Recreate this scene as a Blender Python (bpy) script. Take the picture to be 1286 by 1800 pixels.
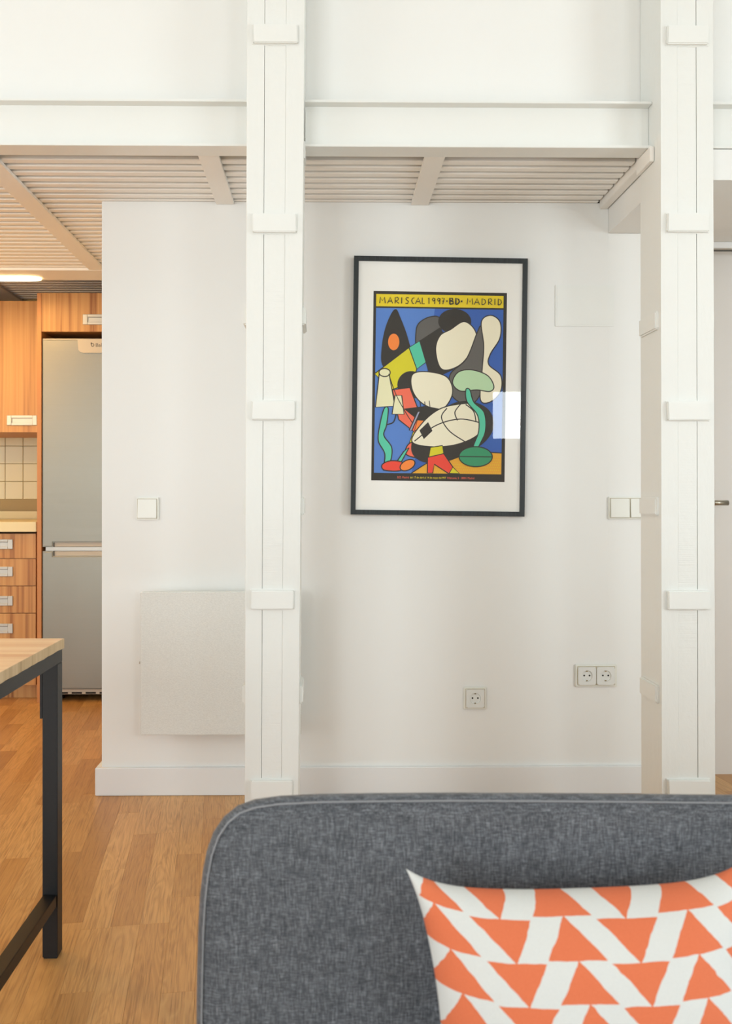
import bpy, bmesh, math, random
from mathutils import Vector, Matrix
random.seed(7)
for o in list(bpy.data.objects): bpy.data.objects.remove(o)
S = bpy.context.scene
COL = S.collection
# ---------------------------------------------------------------- camera
CZ, F, YAW, PPX, PPY = 1.04, 1450.0, 0.0113, 591.0, 875.0
cd = bpy.data.cameras.new('camera'); cam = bpy.data.objects.new('camera', cd); COL.objects.link(cam)
cam.location = (0, 0, CZ); cam.rotation_euler = (math.pi/2, 0, -YAW)
cd.sensor_width = 36; cd.sensor_fit = 'AUTO'; cd.lens = F/1800*36
cd.shift_x = (643-PPX)/1800; cd.shift_y = -(900-PPY)/1800
cd.clip_start = 0.05; cd.clip_end = 60
cd.dof.use_dof = True; cd.dof.focus_distance = 2.75; cd.dof.aperture_fstop = 7.5
S.camera = cam
# ---------------------------------------------------------------- exposure, sky
S.view_settings.view_transform = 'Standard'; S.view_settings.look = 'None'
S.view_settings.gamma = 1; S.view_settings.use_curve_mapping = False
S.view_settings.exposure = -0.48
W = bpy.data.worlds.new('world'); S.world = W; W.use_nodes = True
W.node_tree.nodes['Background'].inputs[0].default_value = (0.86, 0.93, 1.0, 1)
W.node_tree.nodes['Background'].inputs[1].default_value = 2.0
# ---------------------------------------------------------------- daylight at the windows
def area(name, loc, rot, sx, sy, power, color):
    l = bpy.data.lights.new(name, 'AREA'); l.shape = 'RECTANGLE'; l.size = sx; l.size_y = sy
    l.energy = power; l.color = color
    o = bpy.data.objects.new(name, l); o.location = loc; o.rotation_euler = rot; COL.objects.link(o); return o
DAY = (0.895, 0.985, 1.03)
RY = -2.4                                             # rear wall, behind the camera
WIN = [(-2.9, -0.9, 0.08, 2.25), (1.60, 2.75, 1.58, 2.15)]   # x0,x1,z0,z1
PW = [120, 50]
for i, (x0, x1, z0, z1) in enumerate(WIN):
    area('window_light', ((x0+x1)/2, RY-0.16, (z0+z1)/2), (math.pi/2, 0, 0), x1-x0, z1-z0, PW[i], DAY)
area('window_light', (3.36, 0.3, 1.35), (math.pi/2, 0, math.pi/2), 1.4, 2.1, 75, DAY)
area('window_light', (-4.06, 0.2, 1.15), (math.pi/2, 0, -math.pi/2), 1.6, 1.9, 45, DAY)   # unseen window added in the left wall for more low light   # window in the right wall
def point(name, loc, power, color, r=0.06):
    l = bpy.data.lights.new(name, 'POINT'); l.energy = power; l.color = color; l.shadow_soft_size = r
    o = bpy.data.objects.new(name, l); o.location = loc; COL.objects.link(o); return o
WARM = (1.0, 0.58, 0.19)
KL = [(-2.35, 3.02, 1.95)]

def PX(px, Y):
    a = (px-PPX)/F
    return Y*(a*math.cos(YAW)+math.sin(YAW))/(math.cos(YAW)-a*math.sin(YAW))
def PZ(py, Y, px=591):
    a = (px-PPX)/F
    return CZ + Y/(math.cos(YAW)-a*math.sin(YAW))*(PPY-py)/F
# ---------------------------------------------------------------- materials
def newmat(name):
    m = bpy.data.materials.new(name); m.use_nodes = True
    return m, m.node_tree, m.node_tree.nodes['Principled BSDF']
def col(c): return (c[0], c[1], c[2], 1)
def srgb(r, g, b):
    f = lambda v: (v/255/12.92 if v/255 <= 0.04045 else ((v/255+0.055)/1.055)**2.4)
    return (f(r), f(g), f(b))
def plain(name, c, rough=0.5, metal=0.0, **kw):
    m, t, b = newmat(name)
    b.inputs['Base Color'].default_value = col(c); b.inputs['Roughness'].default_value = rough
    b.inputs['Metallic'].default_value = metal
    for k, v in kw.items(): b.inputs[k].default_value = v
    return m
def N(t, typ, **kw):
    n = t.nodes.new(typ)
    for k, v in kw.items(): setattr(n, k, v)
    return n
def mathn(t, op, a, b=None, clamp=False):
    n = N(t, 'ShaderNodeMath', operation=op); n.use_clamp = clamp
    for i, v in enumerate((a, b)):
        if v is None: continue
        if isinstance(v, (int, float)): n.inputs[i].default_value = v
        else: t.links.new(v, n.inputs[i])
    return n.outputs[0]
def mixc(t, fac, a, b, blend='MIX'):
    n = N(t, 'ShaderNodeMix', data_type='RGBA', blend_type=blend)
    if isinstance(fac, (int, float)): n.inputs[0].default_value = fac
    else: t.links.new(fac, n.inputs[0])
    for i, v in ((6, a), (7, b)):
        if isinstance(v, tuple): n.inputs[i].default_value = col(v)
        else: t.links.new(v, n.inputs[i])
    return n.outputs[2]
def mapping(t, src, scale=(1,1,1), rot=(0,0,0), loc=(0,0,0)):
    n = N(t, 'ShaderNodeMapping'); t.links.new(src, n.inputs[0])
    n.inputs[1].default_value = loc; n.inputs[2].default_value = rot; n.inputs[3].default_value = scale
    return n.outputs[0]
def noise(t, vec, scale, detail=3, rough=0.5, dist=0.0):
    n = N(t, 'ShaderNodeTexNoise'); t.links.new(vec, n.inputs['Vector'])
    n.inputs['Scale'].default_value = scale; n.inputs['Detail'].default_value = detail
    n.inputs['Roughness'].default_value = rough; n.inputs['Distortion'].default_value = dist
    return n.outputs['Fac']
def ramp(t, fac, stops):
    n = N(t, 'ShaderNodeValToRGB'); t.links.new(fac, n.inputs[0])
    e = n.color_ramp.elements
    while len(e) < len(stops): e.new(0.5)
    for i, (p, c) in enumerate(stops): e[i].position = p; e[i].color = col(c)
    return n.outputs[0]
def bump(t, b, h, strength, dist=0.001):
    n = N(t, 'ShaderNodeBump'); n.inputs['Strength'].default_value = strength; n.inputs['Distance'].default_value = dist
    t.links.new(h, n.inputs['Height']); t.links.new(n.outputs[0], b.inputs['Normal'])
def pos(t): return N(t, 'ShaderNodeNewGeometry').outputs['Position']

def paint(name, c, rough=0.55, scale=60, strength=0.15, dist=0.001, stretch=(1,1,1)):
    m, t, b = newmat(name)
    b.inputs['Roughness'].default_value = rough
    p = mapping(t, pos(t), stretch)
    big = noise(t, p, 1.6, 2)
    t.links.new(ramp(t, big, [(0.3, tuple(v*0.985 for v in c)), (0.7, c)]), b.inputs['Base Color'])
    bump(t, b, noise(t, p, scale, 4), strength, dist)
    return m
M = {}
M['wall'] = paint('wall paint', srgb(238, 238, 234), 0.62, 90, 0.12)
M['ceil'] = paint('ceiling paint', srgb(238, 238, 234), 0.8)
M['steel_white'] = paint('white painted steel', srgb(235, 236, 231), 0.42, 40, 0.08)
M['slat'] = paint('slat paint', srgb(248, 246, 240), 0.55, 50, 0.1)
M['joist'] = paint('joist paint', srgb(244, 241, 234), 0.5, 30, 0.08)
M['deck'] = plain('loft deck boards', srgb(120, 106, 86), 0.8)  # dark tone paints in the shade seen between the slats
M['trim'] = paint('baseboard paint', srgb(236, 237, 236), 0.4, 30, 0.05)
M['timber'] = paint('painted timber', srgb(233, 234, 229), 0.5, 55, 0.6, 0.0018, (1, 1, 0.35))
# saw-marked core timber
m, t, b = newmat('painted sawn timber'); M['core'] = m
b.inputs['Base Color'].default_value = col(srgb(233, 234, 229)); b.inputs['Roughness'].default_value = 0.5
p = pos(t)
saw = noise(t, mapping(t, p, (6, 6, 330)), 1.0, 2, 0.6)
patch = noise(t, mapping(t, p, (1, 1, 1), (0, 0, 0), (4, 2, 7)), 2.4, 1)
patch = mathn(t, 'MULTIPLY', mathn(t, 'SUBTRACT', patch, 0.38, True), 3.2, True)
fine = noise(t, p, 70, 3)
bump(t, b, mathn(t, 'ADD', mathn(t, 'MULTIPLY', saw, patch), mathn(t, 'MULTIPLY', fine, 0.5)), 0.9, 0.0016)
M['strap'] = paint('strap paint', srgb(235, 236, 231), 0.5, 30, 0.25, 0.001)
M['crack'] = plain('crack shadow gap', srgb(120, 112, 100), 0.9)
# oak floor
m, t, b = newmat('oak strip'); M['oak'] = m
ANG = math.atan(0.131)
geo = N(t, 'ShaderNodeNewGeometry'); oi = N(t, 'ShaderNodeObjectInfo')
rnd = mathn(t, 'FRACT', mathn(t, 'ADD', mathn(t, 'MULTIPLY', geo.outputs['Random Per Island'], 7.31), oi.outputs['Random']))
cmb = N(t, 'ShaderNodeCombineXYZ')
t.links.new(mathn(t, 'MULTIPLY', rnd, 37.0), cmb.inputs[0]); t.links.new(mathn(t, 'MULTIPLY', rnd, 91.0), cmb.inputs[1])
t.links.new(mathn(t, 'MULTIPLY', rnd, 5.0), cmb.inputs[2])
rot = mapping(t, geo.outputs['Position'], (1, 1, 1), (0, 0, -ANG))
va = N(t, 'ShaderNodeVectorMath', operation='ADD'); t.links.new(rot, va.inputs[0]); t.links.new(cmb.outputs[0], va.inputs[1])
v = va.outputs[0]
g1 = noise(t, mapping(t, v, (16, 2.2, 1)), 1.0, 2, 0.5, 1.2)
rings = mathn(t, 'FRACT', mathn(t, 'MULTIPLY', g1, 9.0))
rings = mathn(t, 'ABSOLUTE', mathn(t, 'SUBTRACT', rings, 0.5))
pores = noise(t, mapping(t, v, (300, 9, 1)), 1.0, 3, 0.6)
big = noise(t, mapping(t, v, (9, 1.4, 1)), 1.0, 2, 0.5)
base = ramp(t, rnd, [(0.0, srgb(180, 130, 74)), (0.25, srgb(204, 152, 90)), (0.5, srgb(212, 162, 100)), (0.75, srgb(220, 172, 110)), (1.0, srgb(192, 144, 86))])
c1 = mixc(t, mathn(t, 'MULTIPLY', rings, 0.85), base, srgb(174, 122, 66))
c2 = mixc(t, mathn(t, 'MULTIPLY', mathn(t, 'SUBTRACT', pores, 0.48, True), 2.4, True), c1, srgb(126, 80, 38))
c3 = mixc(t, mathn(t, 'MULTIPLY', mathn(t, 'SUBTRACT', big, 0.5, True), 1.6, True), c2, srgb(224, 170, 104))
t.links.new(c3, b.inputs['Base Color'])
b.inputs['Roughness'].default_value = 0.33
bump(t, b, mathn(t, 'ADD', pores, rings), 0.10, 0.0006)
M['subfloor'] = plain('subfloor', srgb(84, 54, 30), 0.8)

def woodmat(name, a, bcol, d, axis='Z', freq=60, rough=0.4):
    m, t, b = newmat(name)
    oi = N(t, 'ShaderNodeObjectInfo')
    tc = pos(t)
    va = N(t, 'ShaderNodeVectorMath', operation='ADD'); t.links.new(tc, va.inputs[0])
    cm = N(t, 'ShaderNodeCombineXYZ')
    for i in range(3): t.links.new(mathn(t, 'MULTIPLY', oi.outputs['Random'], 9.0+3*i), cm.inputs[i])
    t.links.new(cm.outputs[0], va.inputs[1])
    lo = 0.6
    sc = {'Z': (freq, freq, lo), 'X': (lo, freq, freq), 'Y': (freq, lo, freq)}[axis]
    n1 = noise(t, mapping(t, va.outputs[0], sc), 1.0, 3, 0.6, 0.3)
    sc2 = tuple(s*(0.28 if s == freq else 1) for s in sc)
    n2 = noise(t, mapping(t, va.outputs[0], sc2), 1.0, 2, 0.5, 0.2)
    c1 = ramp(t, n1, [(0.32, d), (0.46, a), (0.68, bcol)])
    c2 = mixc(t, mathn(t, 'MULTIPLY', mathn(t, 'SUBTRACT', n2, 0.45, True), 2.4, True), c1, bcol)
    t.links.new(c2, b.inputs['Base Color']); b.inputs['Roughness'].default_value = rough
    bump(t, b, n1, 0.06, 0.0005)
    return m
M['cabinet'] = woodmat('cabinet laminate', srgb(186, 136, 80), srgb(204, 158, 100), srgb(144, 92, 48), 'Z', 46, 0.42)
M['cabinet_side'] = plain('cabinet edge', srgb(194, 134, 80), 0.45)
M['cabinet_dark'] = plain('cabinet carcass inside', srgb(40, 26, 18), 0.8)
M['table_wood'] = woodmat('table pine', srgb(232, 194, 154), srgb(244, 214, 178), srgb(212, 156, 114), 'X', 30, 0.4)
M['table_edge'] = woodmat('table end grain', srgb(190, 164, 124), srgb(208, 184, 146), srgb(150, 120, 84), 'Z', 40, 0.6)
M['alu'] = plain('brushed aluminium', srgb(186, 186, 180), 0.42, 0.7)
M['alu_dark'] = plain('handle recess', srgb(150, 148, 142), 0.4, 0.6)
# stainless doors
m, t, b = newmat('stainless steel'); M['inox'] = m
b.inputs['Metallic'].default_value = 1.0; b.inputs['Base Color'].default_value = col(srgb(142, 140, 130))
n1 = noise(t, mapping(t, pos(t), (3, 3, 500)), 1.0, 2)
mr = N(t, 'ShaderNodeMapRange'); t.links.new(n1, mr.inputs[0]); mr.inputs[3].default_value = 0.36; mr.inputs[4].default_value = 0.5
t.links.new(mr.outputs[0], b.inputs['Roughness'])
M['fridge_side'] = plain('fridge grey shell', srgb(120, 116, 108), 0.5)
M['fridge_trim'] = plain('fridge pale trim', srgb(196, 188, 172), 0.4)
M['black'] = plain('black void', srgb(14, 12, 11), 0.7)
M['tile'] = plain('cream glazed tile', srgb(230, 224, 186), 0.22)
M['grout'] = plain('grout', srgb(176, 160, 122), 0.9)
M['counter'] = paint('cream worktop', srgb(230, 221, 180), 0.35, 120, 0.02)
M['iron'] = plain('charcoal painted steel', srgb(12, 13, 14), 0.42, 0.0, **{'Specular IOR Level': 0.4})
M['plastic'] = plain('white plastic', srgb(233, 233, 224), 0.32)
M['plastic_in'] = plain('socket well plastic', srgb(228, 229, 224), 0.4)
M['pin'] = plain('dark contact', srgb(40, 36, 30), 0.5, 0.3)
M['brass'] = plain('earth clip', srgb(170, 150, 110), 0.35, 0.9)
M['nickel'] = plain('satin nickel', srgb(170, 164, 150), 0.3, 0.95)
M['door'] = paint('door lacquer', srgb(228, 224, 218), 0.45, 20, 0.02)
M['hatch'] = paint('hatch paint', srgb(237, 238, 233), 0.5, 60, 0.05)
# radiator: pale textured stone-look panel
m, t, b = newmat('radiator panel finish'); M['radiator'] = m
n1 = noise(t, mapping(t, pos(t), (1, 1, 2.2)), 160, 4, 0.7)
t.links.new(ramp(t, n1, [(0.3, srgb(216, 216, 210)), (0.7, srgb(232, 232, 226))]), b.inputs['Base Color'])
b.inputs['Roughness'].default_value = 0.55; bump(t, b, n1, 0.5, 0.001)
M['frame'] = woodmat('black stained frame', srgb(30, 36, 38), srgb(44, 52, 55), srgb(20, 24, 26), 'Z', 300, 0.4)
M['mat_board'] = plain('mat board', srgb(250, 249, 243), 0.85)
m, t, b = newmat('picture glass'); M['glass'] = m
fr = N(t, 'ShaderNodeFresnel'); fr.inputs[0].default_value = 1.5
tr = N(t, 'ShaderNodeBsdfTransparent'); gl = N(t, 'ShaderNodeBsdfGlossy'); gl.inputs['Roughness'].default_value = 0.01
mx = N(t, 'ShaderNodeMixShader'); t.links.new(mathn(t, 'MULTIPLY', fr.outputs[0], mathn(t, 'SUBTRACT', 1.0, N(t, 'ShaderNodeNewGeometry').outputs['Backfacing'])), mx.inputs[0]); t.links.new(tr.outputs[0], mx.inputs[1]); t.links.new(gl.outputs[0], mx.inputs[2])
t.links.new(mx.outputs[0], t.nodes['Material Output'].inputs[0])
# sofa fabric
m, t, b = newmat('grey melange fabric'); M['sofa'] = m
p = pos(t)
h1 = noise(t, mapping(t, p, (90, 90, 900)), 1.0, 3, 0.7)
h2 = noise(t, mapping(t, p, (900, 900, 90)), 1.0, 3, 0.7)
bg = noise(t, mapping(t, p, (30, 30, 70)), 1.0, 2, 0.6)
w = mathn(t, 'ADD', mathn(t, 'MULTIPLY', h1, 0.46), mathn(t, 'MULTIPLY', h2, 0.46))
w = mathn(t, 'ADD', w, mathn(t, 'MULTIPLY', bg, 0.08))
t.links.new(ramp(t, w, [(0.36, srgb(46, 48, 52)), (0.5, srgb(84, 87, 92)), (0.64, srgb(136, 139, 145))]), b.inputs['Base Color'])
b.inputs['Roughness'].default_value = 0.9; b.inputs['Sheen Weight'].default_value = 0.1
bump(t, b, w, 0.4, 0.001)
M['piping'] = plain('pale piping', srgb(138, 140, 143), 0.8)
M['sofa_leg'] = plain('sofa leg', srgb(30, 30, 30), 0.5)
# cushion cotton with printed triangles (UV in pattern units: one column wide, one row high)
m, t, b = newmat('printed cotton'); M['cushion'] = m
uv = N(t, 'ShaderNodeUVMap'); uv.uv_map = 'print'
sp = N(t, 'ShaderNodeSeparateXYZ')
wob = N(t, 'ShaderNodeTexNoise'); t.links.new(uv.outputs[0], wob.inputs['Vector']); wob.inputs['Scale'].default_value = 2.6
wv = N(t, 'ShaderNodeVectorMath', operation='MULTIPLY_ADD'); t.links.new(wob.outputs['Color'], wv.inputs[0])
wv.inputs[1].default_value = (0.09, 0.09, 0); t.links.new(uv.outputs[0], wv.inputs[2])
t.links.new(wv.outputs[0], sp.inputs[0])
U, V = sp.outputs[0], sp.outputs[1]
cu = mathn(t, 'FLOOR', U); fu = mathn(t, 'ABSOLUTE', mathn(t, 'SUBTRACT', mathn(t, 'FRACT', U), 0.5))
par = mathn(t, 'MODULO', mathn(t, 'ADD', cu, 40.0), 2.0)          # 0 or 1 : up / down columns
Vs = mathn(t, 'ADD', V, mathn(t, 'MULTIPLY', par, 0.08))
fv = mathn(t, 'FRACT', Vs)
up = mathn(t, 'SUBTRACT', 1.0, fv)
hgt = mathn(t, 'ADD', mathn(t, 'MULTIPLY', up, mathn(t, 'SUBTRACT', 1.0, par)), mathn(t, 'MULTIPLY', fv, par))
inside = mathn(t, 'LESS_THAN', fu, mathn(t, 'MULTIPLY', mathn(t, 'ADD', hgt, 0.02), 0.465))
weave = noise(t, mapping(t, pos(t), (900, 900, 900)), 1.0, 2)
cw = mixc(t, weave, srgb(206, 208, 206), srgb(222, 223, 219)); co = mixc(t, weave, srgb(212, 106, 66), srgb(226, 124, 84))
hem = mathn(t, 'LESS_THAN', U, mathn(t, 'ADD', mathn(t, 'MULTIPLY', mathn(t, 'SUBTRACT', V, 8.0), 0.45), 0.30))
hem = mathn(t, 'MULTIPLY', hem, mathn(t, 'GREATER_THAN', V, 7.98))
inside = mathn(t, 'MULTIPLY', inside, mathn(t, 'SUBTRACT', 1.0, hem))
t.links.new(mixc(t, inside, cw, co), b.inputs['Base Color'])
b.inputs['Roughness'].default_value = 0.9; bump(t, b, weave, 0.25, 0.0006)
def emis(name, c, s):
    m, t, b = newmat(name)
    b.inputs['Emission Color'].default_value = col(c); b.inputs['Emission Strength'].default_value = s
    b.inputs['Base Color'].default_value = col(c); return m
M['glow'] = emis('lamp diffuser', (1.0, 0.72, 0.34), 9.0)
M['bulb'] = emis('warm bulb', (1.0, 0.7, 0.35), 6.0)

# ---------------------------------------------------------------- mesh helpers
ORG = {}
def link_mesh(name, me, mat, parent=None, loc=None):
    o = bpy.data.objects.new(name, me); COL.objects.link(o)
    if mat is not None and len(me.materials) == 0:
        for mm in (mat if isinstance(mat, list) else [mat]): me.materials.append(mm)
    if parent is not None: o.parent = parent
    return o
def obj(name, bm, mat, parent=None, smooth=False):
    """bm in world coordinates; a part is moved into its thing's space."""
    org = ORG.get(parent.name if parent else None, Vector((0, 0, 0)))
    if parent is None:
        vs = [v.co for v in bm.verts]
        org = Vector(((min(v.x for v in vs)+max(v.x for v in vs))/2, (min(v.y for v in vs)+max(v.y for v in vs))/2, min(v.z for v in vs)))
    bmesh.ops.translate(bm, verts=bm.verts, vec=-org)
    me = bpy.data.meshes.new(name); bm.to_mesh(me); bm.free()
    if smooth:
        for p in me.polygons: p.use_smooth = True
    o = link_mesh(name, me, mat, parent)
    if parent is None: o.location = org
    ORG[o.name] = org.copy()
    return o
def struct(name, bm, mat, parent=None):
    o = obj(name, bm, mat, parent); o['kind'] = 'structure'; return o
def empty(name, loc, label, cat, group=None):
    o = bpy.data.objects.new(name, None); COL.objects.link(o); o.location = loc; o.empty_display_size = 0.05
    o['label'] = label; o['category'] = cat
    if group: o['group'] = group
    ORG[o.name] = Vector(loc); return o
def tag(o, label, cat, group=None):
    o['label'] = label; o['category'] = cat
    if group: o['group'] = group
    return o
def box(bm, x0, x1, y0, y1, z0, z1, bev=0.0, seg=2):
    r = bmesh.ops.create_cube(bm, size=1.0)
    vs = r['verts']
    for v in vs:
        v.co = Vector((x0+(v.co.x+.5)*(x1-x0), y0+(v.co.y+.5)*(y1-y0), z0+(v.co.z+.5)*(z1-z0)))
    if bev > 0:
        es = list({e for v in vs for e in v.link_edges})
        bmesh.ops.bevel(bm, geom=es, offset=bev, segments=seg, affect='EDGES', clamp_overlap=True)
    return bm
def B(*a, **k): return box(bmesh.new(), *a, **k)
def cyl(bm, p0, p1, r, seg=24, r2=None):
    p0, p1 = Vector(p0), Vector(p1); d = p1-p0
    mt = Matrix.Translation((p0+p1)/2) @ d.to_track_quat('Z', 'Y').to_matrix().to_4x4()
    bmesh.ops.create_cone(bm, cap_ends=True, segments=seg, radius1=r, radius2=r if r2 is None else r2, depth=d.length, matrix=mt)
    return bm
def prism(bm, pts, y0, y1):
    """pts (x,z) outline extruded from y0 to y1"""
    a = [bm.verts.new((x, y0, z)) for x, z in pts]; b2 = [bm.verts.new((x, y1, z)) for x, z in pts]
    n = len(pts)
    bm.faces.new(a); bm.faces.new(b2[::-1])
    for i in range(n): bm.faces.new((a[i], b2[i], b2[(i+1) % n], a[(i+1) % n]))
    bmesh.ops.recalc_face_normals(bm, faces=bm.faces); return bm
def tube(bm, pts, r, seg=8):
    rings = []
    for i, p in enumerate(pts):
        p = Vector(p); a = Vector(pts[max(i-1, 0)]); c = Vector(pts[min(i+1, len(pts)-1)])
        d = (c-a).normalized(); up = Vector((0, 1, 0)); u = d.cross(up).normalized(); w = u.cross(d)
        rings.append([bm.verts.new(p+u*r*math.cos(k*2*math.pi/seg)+w*r*math.sin(k*2*math.pi/seg)) for k in range(seg)])
    for i in range(len(rings)-1):
        for k in range(seg): bm.faces.new((rings[i][k], rings[i][(k+1) % seg], rings[i+1][(k+1) % seg], rings[i+1][k]))
    bmesh.ops.recalc_face_normals(bm, faces=bm.faces); return bm

# ================================================================ room shell
X0, X1, RC = -3.9, 3.2, 3.7
WY = 2.90                                             # back wall plane
# floor: subfloor slab + oak strips
fl = struct('floor', B(X0, X1, RY, 5.0, -0.06, -0.014), M['subfloor'])
ca, sa = math.cos(ANG), math.sin(ANG)
def fw(u, v): return (u*ca - v*sa, u*sa + v*ca)        # plank frame -> world
strips = []
SW = 0.070
u = -4.6
rng = random.Random(3)
while u < 4.4:
    v = -3.4 - rng.random()*0.5
    while v < 5.8:
        L = rng.choice([0.26, 0.32, 0.38, 0.42, 0.48, 0.55])
        cx, cy = fw(u+SW/2, v+L/2)
        if X0+0.05 < cx < X1-0.05 and RY+0.05 < cy < 4.93: strips.append((u, v, L, cx, cy))
        v += L
    u += SW
def on_screen(s):
    _, _, L, cx, cy = s
    if cy < 1.1: return False
    px = PPX + F*(cx*math.cos(YAW)-cy*math.sin(YAW))/(cy*math.cos(YAW)+cx*math.sin(YAW))
    py = PPY + F*CZ/cy
    return -40 < px < 1320 and py < 1860 and (px < 450 or px > 1245) and not (py < 1399 and 200 < px < 1240)
vis = sorted([s for s in strips if on_screen(s)], key=lambda s: s[4])
print('strips', len(strips), 'visible', len(vis))
vis = vis[:300]; vs_set = set(id(s) for s in vis)
def strip_bm(bm, L, cx=0, cy=0, rotate=False, dz=0.0):
    g = 0.0001; w = SW/2-g; l = L/2-g; c = 0.0003
    pts = []
    for (dx, dy, z) in [(-w, -l, -0.014), (w, -l, -0.014), (w, l, -0.014), (-w, l, -0.014), (-w, -l, -c), (w, -l, -c), (w, l, -c), (-w, l, -c),
                        (-w+c, -l+c, 0), (w-c, -l+c, 0), (w-c, l-c, 0), (-w+c, l-c, 0)]:
        if rotate: x, y = fw(dx, dy)
        else: x, y = dx, dy
        pts.append(bm.verts.new((cx+x, cy+y, z+dz)))
    for k in range(4):
        n = (k+1) % 4
        bm.faces.new((pts[k], pts[n], pts[4+n], pts[4+k])); bm.faces.new((pts[4+k], pts[4+n], pts[8+n], pts[8+k]))
    bm.faces.new(pts[8:12]); return bm
fo = ORG['floor']; cache = {}
for s in vis:
    L = s[2]
    if L not in cache:
        bm = strip_bm(bmesh.new(), L); me = bpy.data.meshes.new('floor_strip'); bm.to_mesh(me); bm.free(); me.materials.append(M['oak']); cache[L] = me
    o = bpy.data.objects.new('floor_strip', cache[L]); COL.objects.link(o); o.parent = fl
    o.location = Vector((s[3], s[4], -0.0002*rng.random())) - fo; o.rotation_euler = (0, 0, ANG)
bm = bmesh.new()
for s in strips:
    if id(s) not in vs_set: strip_bm(bm, s[2], s[3], s[4], True)
o = obj('floor_strips', bm, M['oak'], fl); o['kind'] = 'stuff'

# outer walls
def wall_with_hole(bm, a0, a1, z0, z1, holes, mk):
    xs = sorted({a0, a1, *[h[0] for h in holes], *[h[1] for h in holes]})
    for i in range(len(xs)-1):
        m_ = (xs[i]+xs[i+1])/2; hz = [h for h in holes if h[0] < m_ < h[1]]
        if not hz: mk(bm, xs[i], xs[i+1], z0, z1)
        else:
            mk(bm, xs[i], xs[i+1], z0, hz[0][2]); mk(bm, xs[i], xs[i+1], hz[0][3], z1)
    return bm
bm = wall_with_hole(bmesh.new(), X0-0.15, X1+0.15, 0, RC, WIN, lambda b_, a, c, z0, z1: box(b_, a, c, RY-0.15, RY, z0, z1))
struct('wall_rear', bm, M['wall'])
bm = wall_with_hole(bmesh.new(), RY, 5.15, 0, RC, [(-0.4, 1.0, 0.3, 2.4)], lambda b_, a, c, z0, z1: box(b_, X1, X1+0.15, a, c, z0, z1))
struct('wall_right', bm, M['wall'])
bm = wall_with_hole(bmesh.new(), RY-0.15, 5.15, 0, RC, [(-0.6, 1.0, 0.2, 2.1)], lambda b_, a, c, z0, z1: box(b_, X0-0.15, X0, a, c, z0, z1))
struct('wall_left', bm, M['wall'])
bm = bmesh.new()
for a in (-0.6, 0.175, 0.95): box(bm, X0-0.10, X0-0.04, a, a+0.05, 0.2, 2.1)
struct('window_4', bm, M['trim'])  # frame of the unseen window added to brighten the lower walls
for i, (x0, x1, z0, z1) in enumerate(WIN):
    bm = bmesh.new(); f = 0.05; y0, y1 = RY-0.10, RY-0.04
    box(bm, x0, x0+f, y0, y1, z0, z1); box(bm, x1-f, x1, y0, y1, z0, z1); box(bm, x0+f, x1-f, y0, y1, z0, z0+f); box(bm, x0+f, x1-f, y0, y1, z1-f, z1)
    if x1-x0 > 1.5: box(bm, (x0+x1)/2-0.04, (x0+x1)/2+0.04, y0, y1, z0+f, z1-f)
    w_ = struct('window_%d' % (i+1), bm, M['trim'])
bm = bmesh.new()
for a in (-0.4, 0.28, 0.95): box(bm, X1+0.04, X1+0.10, a, a+0.05, 0.3, 2.4)
for z in (0.3, 2.35):
    box(bm, X1+0.04, X1+0.10, -0.35, 0.28, z, z+0.05); box(bm, X1+0.04, X1+0.10, 0.33, 0.95, z, z+0.05)
struct('window_3', bm, M['trim'])
struct('ceiling', B(X0-0.15, X1+0.15, RY-0.15, 5.15, RC, RC+0.12), M['ceil'])
struct('wall_far', B(X0, X1, 5.02, 5.15, 0, RC), M['wall'])

# back wall (with poster) and its left end
ZSL = 2.080                                           # underside of the slats
WXL = PX(179, WY); WXR = 1.27
bm = B(WXL, 0.9915, WY, WY+0.12, 0, ZSL-0.001); box(bm, 0.9916, WXR, WY, WY+0.12, 0, 1.973)
struct('wall_back', bm, M['wall'])
struct('wall_doorway', B(WXR-0.12, WXR, WY+0.12, 3.09, 0, 1.973), M['wall'])
# upper wall carried by the beams, loft behind
struct('wall_upper', B(X0, X1, 2.505, 2.60, 2.135, RC), M['wall'])
struct('baseboard_back', B(WXL-0.020, WXR, WY-0.015, WY, 0.0005, PZ(1349, WY-.015), bev=0.002), M['trim'])
struct('baseboard_end', B(WXL-0.020, WXL, WY+0.0005, WY+0.135, 0.0005, PZ(1349, WY-.015), bev=0.002), M['trim'])
# dropped ceiling over the door
ZDC = 1.974; RPX = PX(1258, 2.35)
bm = B(RPX+0.004, X1, 2.412, 3.22, ZDC, 2.064); box(bm, RPX+0.004, X1, 2.512, 3.22, 2.0641, 2.1345)
struct('ceiling_dropped', bm, M['wall'])
struct('ceiling_corner', B(0.992, RPX+0.0035, 2.508, 3.22, ZDC, 2.1345), M['wall'])
struct('wall_door', B(WXR, X1, 3.13, 3.22, 0, ZDC-0.001), M['wall'])
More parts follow.
